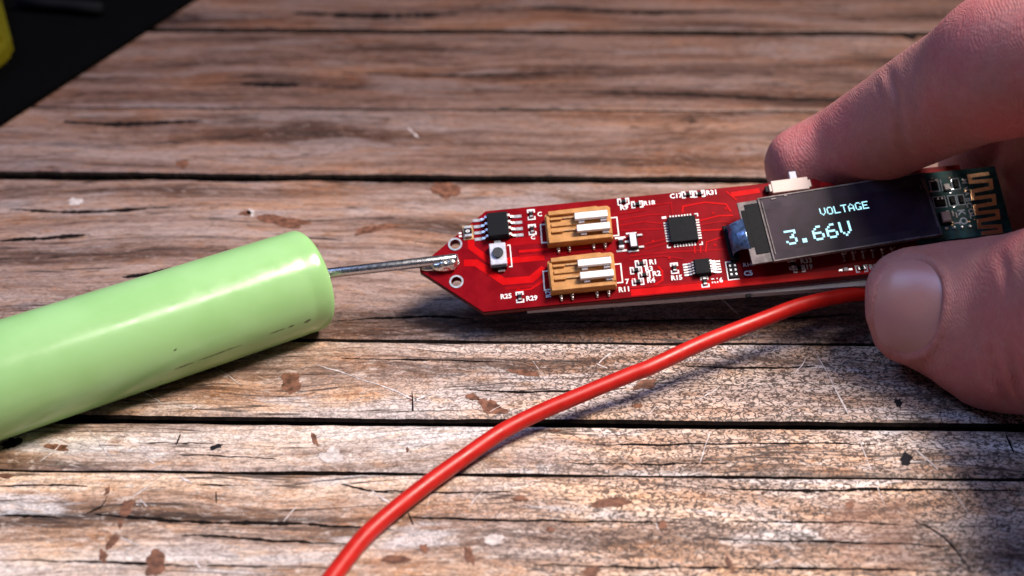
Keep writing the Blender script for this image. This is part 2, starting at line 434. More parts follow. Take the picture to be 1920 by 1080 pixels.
# marks that lie in the face of the planks: checks, bare spots, scratches
def strip_mark(name, pix, wpx, mat, z, rag=0.35, n=26, near_lip=True):
    P = [to_table(at_height(*q)) for q in spline(pix, n)]
    scale = (at_height(pix[0][0] + 1, pix[0][1]) - at_height(*pix[0])).length
    vscale = (at_height(pix[0][0], pix[0][1] + 1) - at_height(*pix[0])).length
    bm = bmesh.new(); prev = None; sd = random.random() * 99
    for i, p in enumerate(P):
        t = P[min(i + 1, len(P) - 1)] - P[max(i - 1, 0)]; t.z = 0; t.normalize()
        nn = Vector((-t.y, t.x, 0)); taper = math.sin(math.pi * min(1, max(0.04, (i + 0.5) / len(P)))) ** 0.45
        wd = 0.5 * wpx * (abs(t.x) * vscale + abs(t.y) * scale) * taper * max(0.06, 1 + rag * (1.5 * mnoise.noise(Vector((p.x * 0.22, sd, 0))) + 1.3 * mnoise.noise(Vector((p.x * 1.1, sd, 2)))))
        j = rag * (0.5 * mnoise.noise(Vector((p.x * 0.22, sd, 5))) + 0.22 * mnoise.noise(Vector((p.x * 0.9, sd, 7))))
        a, c = bm.verts.new(p + nn * (wd + j) + Vector((0, 0, z))), bm.verts.new(p - nn * (wd - j) + Vector((0, 0, z)))
        near = min((abs(p.y - sm) - hg for sm, hg in zip(seams, half_gap)))
        if near < (1.5 if near_lip else 0.55):
            prev = None; continue                      # marks stop at the open joints
        if prev: bm.faces.new((prev[0], prev[1], c, a))
        prev = (a, c)
    bmesh.ops.delete(bm, geom=[v for v in bm.verts if not v.link_faces], context='VERTS')
    if not bm.faces:
        bm.free(); return None
    bmesh.ops.recalc_face_normals(bm, faces=bm.faces[:])
    for f in bm.faces:
        if f.normal.z < 0: f.normal_flip()
    pl = plank_at(P[len(P) // 2].y)
    return mesh_obj(name, bm, mat, pl)
def blob_mark(name, cx, cy, lx, ly, ang, mat, z, rag=0.36, n=44):
    bm = bmesh.new(); sd = random.random() * 99; vs = []
    yc = to_table(at_height(cx, cy)).y
    ks = max(k for k in range(NPL) if seams[k] <= yc)
    PLB = (seams[ks] + half_gap[ks] + 1.2, seams[ks + 1] - half_gap[ks + 1] - 1.2)
    for i in range(n):
        a = 2 * math.pi * i / n
        r = 1 + rag * 1.7 * mnoise.noise(Vector((math.cos(a) * 1.3, math.sin(a) * 1.3, sd))) + rag * 0.45 * mnoise.noise(Vector((math.cos(a) * 3.5, math.sin(a) * 3.5, sd))) + rag * 0.5 * mnoise.noise(Vector((math.cos(a) * 9, math.sin(a) * 9, sd)))
        u, v = lx / 2 * r * math.cos(a), ly / 2 * r * math.sin(a); t = math.radians(ang)
        p = to_table(at_height(cx + u * math.cos(t) - v * math.sin(t), cy + u * math.sin(t) + v * math.cos(t)))
        lo, hi = PLB
        vs.append(bm.verts.new((p.x, min(max(p.y, lo), hi), z)))
    f = bm.faces.new(vs); f.normal_update()
    if f.normal.z < 0: f.normal_flip()
    pl = plank_at(to_table(at_height(cx, cy)).y)
    return mesh_obj(name, bm, mat, pl)

CR = [([(1050, 172), (1250, 176), (1490, 187), (1620, 182)], 4), ([(640, 137), (860, 142), (1040, 140)], 3),
      ([(120, 228), (230, 233), (380, 226)], 6), ([(450, 158), (560, 160)], 8),
      ([(550, 24), (700, 30), (860, 26)], 9), ([(1000, 16), (1200, 24), (1380, 20)], 5), ([(1560, 62), (1700, 70), (1790, 66)], 10),
      ([(632, 601), (780, 594), (890, 597)], 3.5), ([(980, 606), (1200, 602), (1450, 598), (1600, 590)], 3),
      ([(0, 452), (90, 446), (170, 440)], 6), ([(20, 392), (150, 398), (320, 388)], 5), ([(230, 520), (350, 504), (470, 470)], 9),
      ([(33, 878), (130, 877), (237, 884), (400, 886), (518, 896), (600, 894)], 5),
      ([(0, 911), (90, 909), (165, 912)], 3), ([(370, 910), (460, 911)], 2.5), ([(640, 908), (700, 921), (760, 925)], 3),
      ([(0, 966), (60, 967), (115, 973)], 4), ([(178, 965), (300, 975), (420, 981), (540, 982), (690, 990)], 6),
      ([(340, 1004), (420, 1006), (520, 1015), (655, 1020)], 4), ([(0, 1050), (180, 1054), (320, 1060), (460, 1062), (645, 1064)], 4),
      ([(255, 830), (330, 831), (400, 832)], 2.5), ([(340, 852), (440, 857), (520, 862)], 2.5),
      ([(770, 969), (870, 974), (1033, 977), (1274, 980)], 4), ([(700, 921), (836, 924), (960, 921)], 3),
      ([(1335, 902), (1531, 904), (1687, 908)], 4), ([(1335, 915), (1504, 920), (1664, 918), (1919, 920)], 4.5),
      ([(1060, 868), (1220, 871), (1384, 868)], 3), ([(1110, 833), (1220, 834), (1487, 831), (1640, 834)], 3),
      ([(1367, 978), (1469, 979), (1598, 980), (1687, 984)], 3), ([(1318, 1008), (1504, 1016), (1664, 1020), (1842, 1027)], 3.2),
      ([(1000, 1058), (1220, 1064), (1576, 1067), (1798, 1071)], 4), ([(1287, 687), (1410, 690), (1531, 688)], 3),
      ([(880, 730), (960, 735), (1080, 733), (1180, 728)], 3), ([(640, 672), (760, 674), (930, 678)], 2.2)]
for pts, wd in CR: strip_mark('crack', pts, wd, M['crack'], 0.035, 0.62)
CH = [(548, 717, 42, 34, -25), (985, 699, 66, 12, 6), (925, 768, 66, 27, 33), (886, 745, 22, 11, 10), (1039, 804, 48, 10, 2), (1211, 721, 46, 16, -14),
      (1196, 761, 22, 8, 0), (1146, 943, 70, 24, -4), (975, 935, 28, 10, 0), (795, 1028, 17, 17, 0), (1242, 984, 15, 15, 0), (1031, 993, 15, 9, 0),
      (744, 1049, 50, 14, 0), (237, 950, 24, 38, 30), (226, 982, 9, 22, 0), (210, 1016, 15, 34, 32), (193, 1044, 18, 24, 5), (290, 1062, 36, 50, 0),
      (107, 839, 44, 13, 8), (589, 824, 9, 27, -25), (201, 921, 8, 17, 25), (11, 890, 26, 13, 10), (528, 414, 92, 20, 6), (832, 350, 54, 34, 25),
      (340, 308, 22, 17, 0), (700, 430, 74, 12, -12), (1592, 946, 18, 14, 0), (1369, 1060, 10, 42, -28), (1488, 892, 16, 5, 10), (1320, 928, 8, 8, 0),
      (880, 1040, 16, 34, -22), (1110, 1072, 30, 18, 0), (460, 400, 22, 9, 0), (1430, 926, 6, 6, 0), (770, 748, 5, 14, 0), (764, 844, 6, 10, 0)]
for c in CH: blob_mark('bare_spot', *c, M['chip'], 0.055)
for c in [(1700, 862, 24, 20, 10), (1684, 756, 14, 16, 0), (20, 832, 36, 20, -20), (405, 838, 26, 8, -15)]: blob_mark('bare_spot', *c, M['dark'], 0.055)
for c in [(622, 855, 44, 26, 4), (925, 1012, 34, 20, 0), (470, 398, 14, 12, 0), (140, 378, 26, 12, 0)]:
    blob_mark('pale_spot', *c, M['pale'], 0.055, 0.4)
SC = [([(590, 682), (690, 715), (800, 757)], 2.4), ([(579, 780), (596, 796), (611, 813)], 3.2), ([(283, 862), (320, 886), (359, 908)], 3.2), ([(556, 950), (545, 963), (532, 979)], 3.4),
      ([(1518, 640), (1560, 720), (1600, 800), (1660, 950)], 2.6), ([(1715, 842), (1770, 895), (1840, 1000)], 3.0), ([(1336, 800), (1325, 830), (1312, 870)], 2.4),
      ([(1352, 560), (1385, 590)], 1.6), ([(384, 675), (420, 700), (450, 722)], 1.8), ([(150, 790), (200, 850), (230, 880)], 1.2),
      ([(640, 770), (650, 795)], 1.6), ([(672, 775), (662, 800)], 1.6), ([(812, 420), (800, 470), (790, 500)], 3.5),
      ([(766, 240), (784, 258)], 6), ([(258, 945), (275, 955)], 1.4), ([(700, 800), (692, 822)], 1.4),
      ([(960, 655), (1010, 668)], 1.5), ([(1180, 820), (1230, 760)], 1.2)]
for pts, wd in SC: strip_mark('scratch', pts, wd * 0.62, M['scratch'], 0.075, 0.8)
rs = random.Random(21)
for _ in range(34):
    x, y = rs.uniform(20, 1500), rs.uniform(660, 1060); a = rs.choice((-1, 1)) * rs.uniform(0.35, 1.3); L = rs.uniform(10, 60)
    dx, dy = L * math.cos(a), L * math.sin(a)
    strip_mark('scratch', [(x, y), (x + dx * 0.5 + rs.uniform(-2, 2), y + dy * 0.5 + rs.uniform(-2, 2)), (x + dx, y + dy)], rs.uniform(0.9, 1.7), M['scratch'], 0.075, 0.8, 10)
for pts, wd in [([(1715, 978), (1770, 1008), (1822, 1072)], 2.2), ([(772, 735), (775, 800)], 2), ([(404, 922), (405, 944)], 2.6), ([(160, 965), (190, 950), (202, 930)], 2.2), ([(338, 815), (330, 835)], 3),
                ([(1885, 815), (1900, 850)], 4), ([(765, 962), (775, 985)], 1.6)]:
    strip_mark('scratch', pts, wd, M['crack'], 0.075, 0.3)

# ------------------------------------------------------------------ black mat and the things on it, far left
bm = bmesh.new()
prism(bm, [(-118.7 - 0.337 * 90, 293.6 - 90), (-118.7 + 0.337 * 300, 293.6 + 300), (-420, 593.6), (-420, 203.6)], 0.1, 1.6)
tag(mesh_obj('mat', bm, M['mat']), 'black mat covering the table at the far left corner', 'mat')
TOOLZ = 9.0
tc = at_height(20, 64, TOOLZ); e1 = (at_height(2, -4, TOOLZ) - tc).normalized(); e2 = (at_height(-15, 94, TOOLZ) - tc).normalized()
tl = bpy.data.objects.new('tape_measure', None); COL.objects.link(tl); tl.location = Vector((tc.x, tc.y, 1.6)) * S
tag(tl, 'dim yellow tool, only its rounded corner showing on the black mat', 'tool')
bm = bmesh.new()
prism(bm, [tuple((e1 * a + e2 * c).to_2d()) for a, c in ((0, 0), (62, 0), (62, 48), (0, 48))], 0.0, TOOLZ - 1.6)
bmesh.ops.bevel(bm, geom=bm.edges[:], offset=2.2, segments=3, affect='EDGES')
mesh_obj('case', bm, M['yellow'], tl, smooth=False)
bm = bmesh.new(); prism(bm, [tuple((e1 * a + e2 * c).to_2d()) for a, c in ((9, 6), (52, 6), (52, 42), (9, 42))], TOOLZ - 1.62, TOOLZ - 1.2); mesh_obj('label_plate', bm, M['blackbtn'], tl)
rp = [at_height(*q, 4.0) for q in ((36, 3), (90, 8), (140, 12), (190, 16))]
bm = bmesh.new(); tube(bm, rp, [(1.6, 1.6)] * 4, Vector((0, 0, 1)), 14)
tag(mesh_obj('metal_rod', bm, M['greymetal'], smooth=True), 'thin dull grey metal rod barely visible on the black mat', 'rod')

# ------------------------------------------------------------------ green battery cell
bat = bpy.data.objects.new('battery_cell', None); COL.objects.link(bat)
BAX = math.atan2(0.5624, 0.82686)
bend = Vector((-109.11, 160.42, 9.2)) + Vector((0.82686, 0.5624, 0)) * 89.3
bat.location = bend * S; bat.rotation_euler = (0, 0, BAX)
tag(bat, 'glossy light green cylindrical battery cell lying on the planks', 'battery')
bm = bmesh.new(); R0 = 9.15
prof = [(-65.2, 0), (-65.2, 7.6)] + [(-65.0 + 0.9 * (1 - math.cos(a)), R0 - 0.9 + 0.9 * math.sin(a)) for a in [i * math.pi / 12 for i in range(0, 7)]]
prof += [(-55, R0), (-30, R0), (-6.4, R0), (-5.0, R0 - 0.01), (-4.3, R0 - 0.06), (-3.7, R0 - 0.06), (-3.0, R0 - 0.01), (-2.2, R0 - 0.02)]
prof += [(-1.5 + 1.5 * math.sin(a), R0 - 1.5 + 1.48 * math.cos(a)) for a in [i * math.pi / 16 for i in range(1, 9)]] + [(-0.02, 5.6), (-0.25, 5.5), (-0.25, 0)]
lathe(bm, prof, 96)
mesh_obj('wrapper', bm, M['wrap'], bat, smooth=True)
bm = bmesh.new(); lathe(bm, [(-0.24, 0), (-0.24, 5.4), (-0.10, 5.2), (-0.05, 0)], 40); mesh_obj('end_cap', bm, M['steel'], bat, smooth=True)
def scuff(a0, a1, ang0, ang1, wd):
    bm = bmesh.new(); prev = None; n = 14; sd = random.random() * 50
    for i in range(n + 1):
        t = i / n; x = a0 + (a1 - a0) * t; an = math.radians(ang0 + (ang1 - ang0) * t) + 0.01 * mnoise.noise(Vector((x, sd, 0)))
        h = wd / R0 / 2 * (0.3 + math.sin(math.pi * t)) * (1 + 0.8 * mnoise.noise(Vector((x * 2, sd, 3))))
        q = [bm.verts.new((x, -(R0 + 0.02) * math.cos(an + s * h), (R0 + 0.02) * math.sin(an + s * h))) for s in (-1, 1)]
        if prev: bm.faces.new((prev[0], q[0], q[1], prev[1]))
        prev = q
    bmesh.ops.recalc_face_normals(bm, faces=bm.faces[:])
    mesh_obj('scuff', bm, M['scuff'], bat)
M['scuff'] = plain('scuff_dark', (0.10, 0.16, 0.065), 0.6, var=0.4, nscale=3)
for a in [(-6.5, -5.2, -14, -12.5, 0.5), (-26, -18, -17, -15.5, 0.16), (-30, -26.5, -18.5, -17.5, 0.2), (-13, -10, -13.5, -12.8, 0.16), (-9.5, -8.3, -13, -12.5, 0.25), (-32.5, -32.1, -33, -32, 0.2), (-29.8, -29.2, 6, 7, 0.3)]: scuff(*a)

# ------------------------------------------------------------------ the pen-shaped red tester
DEV = bpy.data.objects.new('voltage_tester', None); COL.objects.link(DEV)
AX = Vector((0.99518389, 0.05111806, 0.08364188)); WX = Vector((-0.08884138, 0.83094771, 0.54921135)); NX_ = Vector((-0.04142741, -0.55399715, 0.83148718))
OO = Vector((-16.15, 212.5896, 10.1539))
mw = Matrix((AX, WX, NX_)).transposed().to_4x4(); mw.translation = OO * S
DEV.matrix_world = mw
tag(DEV, 'red pen-shaped circuit board with steel tip and small screen reading 3.66V', 'circuit board')
def part(name, bm, mat, parent=DEV, loc=None, rot=None, smooth=False, label=None):
    o = mesh_obj(name, bm, mat, parent, loc, smooth, rot)
    if label: o['label'] = label
    return o
def lettering(txt, u, v, size, parent, mat=None, rot=0.0, h=0.055, bold=0.035):
    cu = bpy.data.curves.new('lettering', 'FONT'); cu.body = txt; cu.size = size * 1.1; cu.align_x = 'CENTER'; cu.align_y = 'CENTER'; cu.offset = bold * size; cu.resolution_u = 2
    tmp = bpy.data.objects.new('tmp', cu); COL.objects.link(tmp)
    dg = bpy.context.evaluated_depsgraph_get(); dg.update()
    me = bpy.data.meshes.new_from_object(tmp.evaluated_get(dg)); bpy.data.objects.remove(tmp); bpy.data.curves.remove(cu)
    for vv in me.vertices: vv.co *= S
    me.name = 'lettering'; me.materials.clear(); me.materials.append(mat or M['silk'])
    return link('lettering', me, parent, (u, v, h), rot)

H1, H2 = (6.35, 4.11), (6.04, -3.30)
bm = bmesh.new()
prism(bm, [(-0.2, 0.55), (-0.2, -0.5), (10.35, -9.62), (98.6, -9.72), (98.6, 10.2), (12.35, 10.2)], -1.6, 0.0,
      [circle(*H1, 0.92, 24), circle(*H2, 0.92, 24)])
pcb = part('board', bm, M['mask'])
# laminate core shows at the rim
bm = bmesh.new(); prism(bm, [(-0.28, 0.60), (-0.28, -0.55), (10.33, -9.70), (98.68, -9.80), (98.68, 10.28), (12.33, 10.28)], -1.25, -0.30)
rim = part('board_edge', bm, M['edge'])
# cut the rim where the holes are: it is a separate solid, so bore it too
bpy.data.objects.remove(rim)
bm = bmesh.new(); prism(bm, [(-0.28, 0.60), (-0.28, -0.55), (10.33, -9.70), (98.68, -9.80), (98.68, 10.28), (12.33, 10.28)], -1.25, -0.30, [circle(*H1, 0.93, 24), circle(*H2, 0.93, 24)])
part('board_edge', bm, M['edge'])
for c in (H1, H2):
    bm = bmesh.new(); prism(bm, circle(*c, 1.27, 32), 0.05, 0.085, [circle(*c, 0.93, 32)]); mesh_obj('pad_ring', bm, M['tin'], pcb)
# copper under the mask
TR = [([(9.2, 5.3), (9.2, 3.2), (12.6, -0.2), (22.0, -0.2)], 1.2, 'trace'), ([(7.6, 0.2), (9.8, 0.0), (14.4, -4.2), (19.2, -4.3), (21.8, -2.4)], 1.35, 'trace'),
      ([(12.5, 3.4), (17.0, 3.4), (22.5, 3.3)], 1.5, 'tracedim'), ([(17.6, 1.4), (34.0, 1.0)], 0.55, 'trace'), ([(17.6, 0.5), (34.0, 0.1)], 0.45, 'tracedim'),
      ([(14.5, -5.6), (19.8, -5.6), (22.6, -3.4)], 0.5, 'tracedim'), ([(16.4, -6.2), (19.0, -6.2), (22.2, -4.4)], 0.3, 'trace'),
      ([(36.4, -8.8), (62.0, -8.9), (97.8, -9.0)], 1.3, 'trace'), ([(37.2, -1.6), (44.0, -1.6), (58.0, -2.4), (61.0, -2.4)], 0.32, 'tracedim'),
      ([(36.0, 4.6), (40.5, 4.9), (43.6, 4.2)], 0.28, 'tracedim'), ([(36.2, 3.6), (43.8, 3.1)], 0.28, 'tracedim'), ([(36.2, 5.8), (42.0, 6.2), (44.2, 6.0)], 0.28, 'tracedim'),
      ([(40.0, 0.4), (43.8, 1.0)], 0.28, 'tracedim'), ([(39.8, -0.6), (44.0, 0.2)], 0.28, 'tracedim'), ([(50.4, 4.0), (54.0, 4.6), (56.5, 4.4)], 0.30, 'trace'),
      ([(50.4, 3.2), (54.5, 3.4), (57.0, 2.6)], 0.28, 'tracedim'), ([(50.4, 2.0), (56.2, 1.7)], 0.28, 'trace'), ([(47.6, 5.9), (47.8, 7.2), (51.8, 7.6), (55.6, 6.8), (56.2, 5.2)], 0.30, 'trace'),
      ([(45.8, 5.9), (45.8, 8.2), (40.8, 8.0)], 0.28, 'tracedim'), ([(56.8, 8.6), (62.0, 8.9)], 1.0, 'trace'), ([(56.0, 9.4), (57.6, 7.4)], 0.25, 'trace'),
      ([(41.8, -4.2), (42.4, -5.2), (42.2, -7.0), (40.6, -7.8)], 0.35, 'trace'), ([(48.6, -2.4), (48.8, -0.6)], 0.22, 'trace'), ([(49.6, -2.4), (49.9, -0.6)], 0.22, 'trace'),
      ([(50.5, -2.4), (51.0, -0.4), (54.6, 0.4)], 0.22, 'trace'), ([(36.4, -7.8), (44.6, -8.0), (52.0, -8.0)], 0.4, 'tracedim'), ([(73.0, 8.9), (97.0, 9.2)], 0.8, 'tracedim'),
      ([(37.0, -2.4), (43.0, -2.3), (46.4, -3.2)], 0.26, 'tracedim'), ([(36.0, 6.9), (41.0, 7.2)], 0.24, 'tracedim')]
for i, (pts, wd, mt) in enumerate(TR):
    bm = bmesh.new(); ribbon2d(bm, pts, wd, 0.004 + 0.0015 * i, 0.03 + 0.0015 * i); mesh_obj('trace', bm, M[mt], pcb)
for (u, v) in [(11.6, -0.9), (15.9, 4.6), (16.8, -6.0), (55.4, 5.9), (53.0, 5.2), (52.4, -1.2), (41.6, 0.8), (57.2, 0.2), (44.0, -2.8), (37.0, -6.2), (54.6, 2.4)]:
    bm = bmesh.new(); prism(bm, circle(u, v, 0.24, 14), 0.05, 0.085, [circle(u, v, 0.1, 14)]); mesh_obj('via', bm, M['trace'], pcb)
# exposed solder pad by the tip, then the steel tip and its solder
bm = bmesh.new(); prism(bm, [(0.3, 0.55), (3.1, 2.15), (6.6, 1.95), (6.9, 0.2), (5.8, -1.0), (1.0, -0.75)], 0.05, 0.10); mesh_obj('tip_pad', bm, M['solder'], pcb)
bm = bmesh.new(); lathe(bm, [(-18.6, 0), (-18.6, 0.6), (-18.35, 0.86), (-17.6, 0.92), (6.2, 0.92), (6.6, 0.7), (6.6, 0)], 28)
bmesh.ops.rotate(bm, cent=(0, 0, 0), matrix=Matrix.Rotation(math.radians(1.1), 3, 'Z'), verts=bm.verts[:])
bmesh.ops.translate(bm, vec=(0, 0.70, 0.86), verts=bm.verts[:])
part('probe_tip', bm, M['steel'], smooth=True)
bm = bmesh.new(); bmesh.ops.create_icosphere(bm, subdivisions=4, radius=1.0)
for v in bm.verts:
    r = 1 + 0.26 * mnoise.noise(v.co * 1.6) + 0.10 * mnoise.noise(v.co * 4)
    v.co = Vector((4.4 + v.co.x * 2.5 * r, -0.05 + v.co.y * 1.25 * r, 0.55 + v.co.z * 1.25 * r))
part('solder_joint', bm, M['solder'], smooth=True)
bm = bmesh.new(); bmesh.ops.create_icosphere(bm, subdivisions=3, radius=1.0)
for v in bm.verts: v.co = Vector((2.6 + v.co.x * 2.0, 1.72 + v.co.y * 0.22, 0.12 + v.co.z * 0.2))
part('solder_joint', bm, M['solder'], smooth=True)
bm = bmesh.new(); bmesh.ops.create_icosphere(bm, subdivisions=3, radius=1.0)
for v in bm.verts: v.co = Vector((1.6 + v.co.x * 1.6, -0.25 + v.co.y * 0.55, 0.18 + v.co.z * 0.4))
part('solder_joint', bm, M['solder'], smooth=True)

# --- small two-terminal parts; meshes shared by all copies
def shared(name, bm, mat):
    o = mesh_obj(name, bm, mat); me = o.data; bpy.data.objects.remove(o); return me
SM = {}
SM['res'] = shared('resistor', B((0, 0, 0.06, 0.62, 0.52, 0.40, 0.03)), M['dark'])
SM['term'] = shared('terminal', B((0, 0, 0.05, 0.26, 0.54, 0.42, 0.03)), M['tin'])
bm = bmesh.new()
for s in (-1, 1):
    ribbon2d(bm, [(s * 0.35, 0.52), (s * 0.86, 0.52), (s * 0.86, -0.52), (s * 0.35, -0.52)], 0.22, 0.04, 0.07)
SM['out'] = shared('outline', bm, M['silk'])
def chip2(u, v, rot=0.0, name='resistor', scale=1.12):
    r = link(name, SM['res'], DEV, (u, v, 0), rot); r.scale = (scale,) * 3
    for s in (-1, 1): link('terminal', SM['term'], r, (s * 0.44, 0, 0))
    link('outline', SM['out'], r)
    return r
for (u, v, rot, nm) in [(20.49, 8.55, 1.57, 'capacitor'), (20.39, 5.50, 1.57, 'capacitor'), (37.3, 9.35, 0, 'resistor'), (39.71, 8.50, 0, 'resistor'), (49.0, 9.50, 0, 'capacitor'), (51.1, 9.42, 0, 'resistor'),
                        (38.9, -3.36, 0, 'resistor'), (37.85, -4.58, 0, 'resistor'), (39.15, -5.66, 0, 'resistor'), (37.9, -6.82, 0, 'resistor'), (44.63, -4.9, 1.57, 'resistor'),
                        (49.55, -8.10, 1.57, 'resistor'), (77.1, -8.55, 0, 'resistor'), (16.95, -7.55, 1.57, 'resistor')]:
    chip2(u, v, rot, nm)
chip2(65.3, -6.4, 1.57); chip2(66.3, -7.4, 0)
for t, u, v, sz in [('R25', 14.55, -7.15, 1.15), ('R29', 19.0, -8.0, 1.15), ('R11', 35.35, -8.05, 1.2), ('7', 36.0, -6.6, 1.2), ('C', 22.0, 8.45, 1.1), ('C', 20.35, 3.9, 1.0), ('R9', 37.3, 8.15, 1.25), ('R18', 41.9, 8.50, 1.2),
                    ('C17', 46.9, 9.45, 1.2), ('R31', 53.4, 9.42, 1.2), ('R1', 41.05, -3.30, 1.2), ('R3', 40.15, -4.55, 1.2), ('R2', 41.35, -5.62, 1.25), ('R4', 40.2, -6.82, 1.2), ('R15', 44.75, -6.80, 1.15), ('R16', 51.7, -8.10, 1.15),
                    ('C5', 57.35, -7.3, 1.2), ('R14', 57.5, -5.6, 0.95), ('R33', 67.8, -6.0, 1.2), ('R19', 67.7, -7.2, 1.2), ('R2', 79.2, -8.45, 1.25)]:
    lettering(t, u, v, sz, pcb)
lettering('R7', 22.0, -7.5, 1.1, pcb, M['paleblue'], math.pi / 2)
# zero-ohm link by the tip
o = part('jumper_resistor', B((0, 0, 0.1, 1.35, 1.15, 0.62, 0.05)), M['dark'], loc=(8.85, 6.2, 0))
for s in (-1, 1): part('terminal', B((0, s * 0.82, 0.05, 1.35, 0.5, 0.64, 0.05)), M['tin'], o)
lettering('0', 0, 0, 0.95, o, M['silk'], math.pi / 2, 0.635)
part('pad', B((0, 0, 0.03, 1.9, 2.9, 0.06)), M['gold'], o)
part('pad', B((-1.45, 0, 0.03, 0.5, 0.35, 0.06)), M['silk'], o); part('pad', B((-1.45, -0.6, 0.03, 0.5, 0.35, 0.06)), M['silk'], o)
# LED, lower right
o = part('indicator_lamp', B((0, 0, 0.06, 0.7, 0.6, 0.5, 0.05)), M['white'], loc=(74.3, -8.5, 0))
for s in (-1, 1): part('terminal', B((s * 0.85, 0, 0.05, 0.7, 0.45, 0.2, 0.04)), M['tin'], o)

# --- gull-wing chips
def gull(name, u, v, bx, by, bh, npin, pitch, pw, reach, padlen, label=None):
    o = part(name, B((0, 0, 0.15, bx, by, bh, 0.12, 0.14, 2)), M['ic'], loc=(u, v, 0), label=label)
    pin = bmesh.new()
    x0 = bx / 2 - 0.1
    pts = [(x0, bh * 0.52), (x0 + reach * 0.35, bh * 0.50), (x0 + reach * 0.55, 0.18), (x0 + reach, 0.12)]
    prev = None
    for x, z in pts:
        q = [pin.verts.new((x, -pw / 2, z)), pin.verts.new((x, pw / 2, z)), pin.verts.new((x, pw / 2, z + 0.14)), pin.verts.new((x, -pw / 2, z + 0.14))]
        if prev:
            for i in range(4): pin.faces.new((prev[i], prev[(i + 1) % 4], q[(i + 1) % 4], q[i]))
        else: pin.faces.new(q[::-1])
        prev = q
    pin.faces.new(prev)
    bmesh.ops.recalc_face_normals(pin, faces=pin.faces[:])
    box(pin, x0 + reach * 0.55 + padlen / 2, 0, 0.04, padlen, pw * 1.25, 0.11)
    me = shared('pin', pin, M['tin'])
    for s in (0, 1):
        for k in range(npin):
            link('pin', me, o, (0, (k - (npin - 1) / 2) * pitch, 0), math.pi * s)
    return o
gull('power_chip', 14.30, 6.55, 3.95, 4.95, 1.75, 4, 1.27, 0.45, 1.15, 1.9, 'black eight-pin chip near the pointed end')
o = gull('sense_chip', 49.45, -5.45, 3.0, 3.1, 1.1, 5, 0.52, 0.24, 1.0, 1.35, 'small black chip with five fine pins a side')
# --- flat quad chip
o = part('processor_chip', B((0, 0, 0.05, 5.0, 5.0, 0.9, 0.16, 0, 3)), M['ic'], loc=(47.1, 2.35, 0), label='square black chip ringed by short silver pads')
me = shared('pin', B((0, 2.70, 0.03, 0.27, 0.95, 0.10)), M['tin'])
for s in range(4):
    for k in range(8):
        a = s * math.pi / 2; d = (k - 3.5) * 0.52
        link('pin', me, o, (d * math.cos(a), d * math.sin(a), 0), a)
bm = bmesh.new()
for sx, sy in ((1, 1), (1, -1), (-1, -1)): ribbon2d(bm, [(sx * 2.55, sy * 3.1), (sx * 3.1, sy * 3.1), (sx * 3.1, sy * 2.55)], 0.2, 0.04, 0.08)
box(bm, -2.95, 2.95, 0.04, 0.8, 0.45, 0.08)
mesh_obj('outline', bm, M['silk'], o)

# --- push button
o = part('push_button', B((0, 0, 0.1, 2.95, 4.3, 1.35, 0.12)), M['lilac'], loc=(13.85, 0.75, 0), label='tiny silver push button with a round black cap')
bm = bmesh.new(); prism(bm, circle(0, 0.1, 0.98, 32), 1.352, 1.75); mesh_obj('cap', bm, M['blackbtn'], o)
part('shade_strip', B((0, -1.9, 0.1, 2.7, 0.62, 1.20, 0.05)), M['dark'], o).location = Vector((0, -0.45, 0)) * S  # dark strip below the button, drawn as its shadow gap
for s, x in ((1, 0.1), (-1, 0.35)): part('terminal', B((x, s * 2.75, 0.05, 1.3, 0.75, 0.5, 0.1)), M['tin'], o)
bm = bmesh.new(); ribbon2d(bm, [(1.75, 2.1), (2.25, 2.1), (2.25, -2.2), (1.75, -2.2)], 0.2, 0.04, 0.08); mesh_obj('outline', bm, M['silk'], o)

